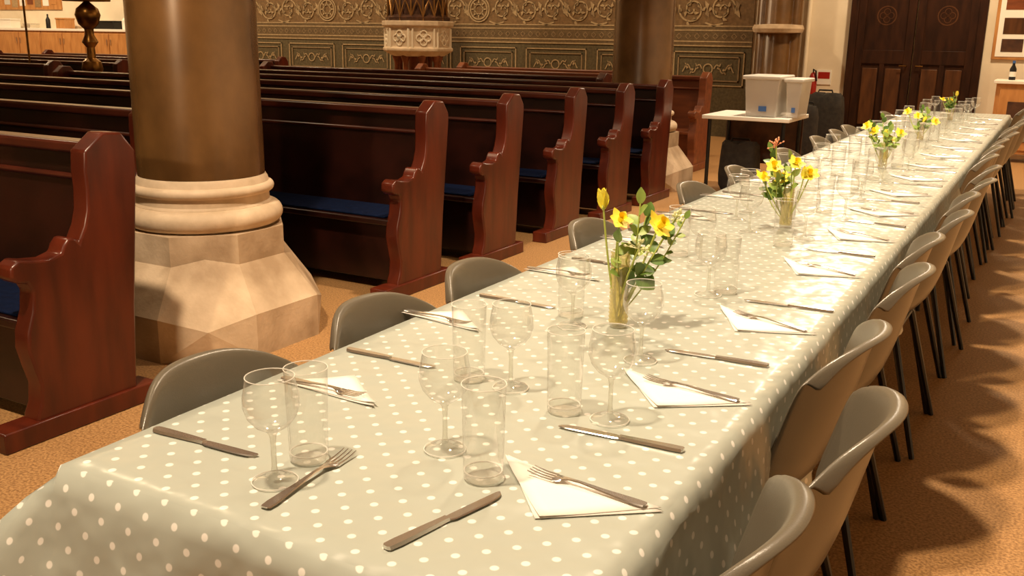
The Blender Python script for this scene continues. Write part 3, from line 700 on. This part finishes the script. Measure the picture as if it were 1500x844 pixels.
MB().lathe([(0,-.1),(.05,-.1),(.055,-.08),(.055,.12),(.035,.18),(.015,.2),(0,.2)],20).build('cylinder',m_red,t)
MB().tube([(0,0,.19),(0,-.02,.24),(.04,-.05,.22),(.06,-.04,.08)],.010,6).build('hose',m_black,t)
MB().box(-.03,.03,.05,.099,-.02,.06).build('wall_bracket',m_black,t)
q_=PY(1207,113,YR); t=empty('safety_sign',(q_.x,YR,q_.z)); tag(t,'small white and red safety sign beside the extinguisher','sign')
MB().box(-.1,.1,-.012,-.002,-.1,.1).build('panel',m_white,t); MB().box(-.08,.08,-.015,-.012,-.02,.07).build('red_band',m_red,t)
x=PY(1183,50,YR-.05).x; tag(MB().tube([(x,YR-.05,0.0),(x,YR-.05,4)],.03,10).build('wall_pipe',m_plaster),'cream vertical pipe on the wall between pier and doors','pipe')
# ------------------------------------------------ right cabinet
q0=P(1444,236); cy0=q0.y; x0=q0.x
t=empty('glazed_cabinet',(x0,cy0,0)); tag(t,'low oak cabinet with arched shelves at the right edge','cabinet')
hC=.98; wC=1.15
MB().box(0,wC,0.02,.5,.1,hC-.04).build('body',m_oak,t,.006)
MB().box(-.03,wC+.03,-.03,.53,hC-.04,hC).build('top',m_white,t,.006)
for k in range(2):
    a_=.05+k*(wC/2-.03); dd=MB().box(a_,a_+wC/2-.07,-.005,.02,.15,hC-.1).build('door',m_oak,t,.005)
    MB().box(a_+.1,a_+wC/2-.17,-.012,-.006,.25,hC-.25).build('glass_pane',m_liddark,dd)
    MB().box(a_+.1,a_+wC/2-.17,-.018,-.012,.48,.50).build('shelf_edge',m_oak,dd)
for xx in (.05,wC-.05):
    for yy_ in (.06,.45): MB().tube([(xx,yy_,.1),(xx,yy_,0)],.025,8).build('leg',m_oak,t)
bx_=PY(1486,90,cy0+.2)
tb=empty('bottle',(bx_.x,cy0+.2,hC)); tag(tb,'small dark bottle with a pale label on the oak cabinet','bottle')
MB().lathe([(0,.001),(.035,.001),(.038,.01),(.038,.13),(.015,.18),(.015,.2),(0,.2)],16).build('body',m_black,tb); MB().lathe([(.0385,.04),(.0385,.1)],16).build('label_band',m_white,tb); MB().lathe([(.017,.2),(.017,.23),(0,.23)],12).build('cap',m_blueb,tb)
fp=PY(1458,38,YR); t=empty('picture_frame',(fp.x,YR,fp.z)); tag(t,'framed notice with a photo on the wall right of the doors','picture')
MB().box(0,.9,-.03,-.002,-.42,.5).build('frame',m_oak,t,.006); MB().box(.04,.86,-.036,-.03,-.38,.46).build('mount',m_white,t)
MB().box(.1,.6,-.04,-.036,-.1,.1).build('photo',m_door2,t); MB().box(.1,.35,-.04,-.036,-.32,-.16).build('photo',m_liddark,t); MB().box(.1,.7,-.04,-.036,.2,.36).build('photo',m_cherry,t)
# ------------------------------------------------ lights
def area(loc,size,e,col=(1,.75,.46),tgt=None,shape='DISK'):
    l=bpy.data.lights.new('lamp','AREA'); l.energy=e; l.size=size; l.color=col; l.shape=shape
    o=bpy.data.objects.new('ceiling_or_added_lamp',l); COL.objects.link(o); o.location=loc
    d=(Vector(tgt) if tgt else Vector((loc[0],loc[1],0)))-Vector(loc); o.rotation_euler=d.to_track_quat('-Z','Y').to_euler()
    return o
def spot(loc,tgt,e,ang,size=.15,col=(1,.77,.49),blend=.6):
    l=bpy.data.lights.new('spot','SPOT'); l.energy=e; l.spot_size=math.radians(ang); l.spot_blend=blend; l.shadow_soft_size=size; l.color=col
    o=bpy.data.objects.new('ceiling_or_added_spot',l); COL.objects.link(o); o.location=loc
    d=Vector(tgt)-Vector(loc); o.rotation_euler=d.to_track_quat('-Z','Y').to_euler(); return o
WC=(1,.775,.53)
spot((-1.6,.2,5.2),(-.5,2.4,.3),1450,100,col=WC)
spot((-1.6,4.4,5.2),(.1,4.9,.3),1200,100,col=WC)
spot((-1.6,8.4,5.2),(.1,8.8,.3),1150,100,col=WC)
spot((-2.5,14.0,4.2),(-.9,5.5,.75),230,60,col=(1,.84,.64))  # added spot at the far end, gives the cloth its grazing sheen
area((-1.0,12.0,4.8),.4,190,tgt=(-1.2,14.2,1.5))  # added lamp without a fitting, brightens the boxes and doors
area((-7,2.5,6.2),.4,80)
area((-8,9.5,6.2),.5,240,tgt=(-8.5,13.5,1.8))
area((-14,9,6.2),.5,280,tgt=(-14,14,1.8))
area((-19,10,6),.5,340,tgt=(-19,14,1.5))
spot((-1.7,-2.8,2.5),(-3.5,3.25,.9),480,26,size=.12)  # added low spot behind the camera for the highlight on the near column
w=bpy.data.worlds.new('world'); w.use_nodes=True; w.node_tree.nodes['Background'].inputs[0].default_value=(.3,.18,.08,1); w.node_tree.nodes['Background'].inputs[1].default_value=.3; SC.world=w
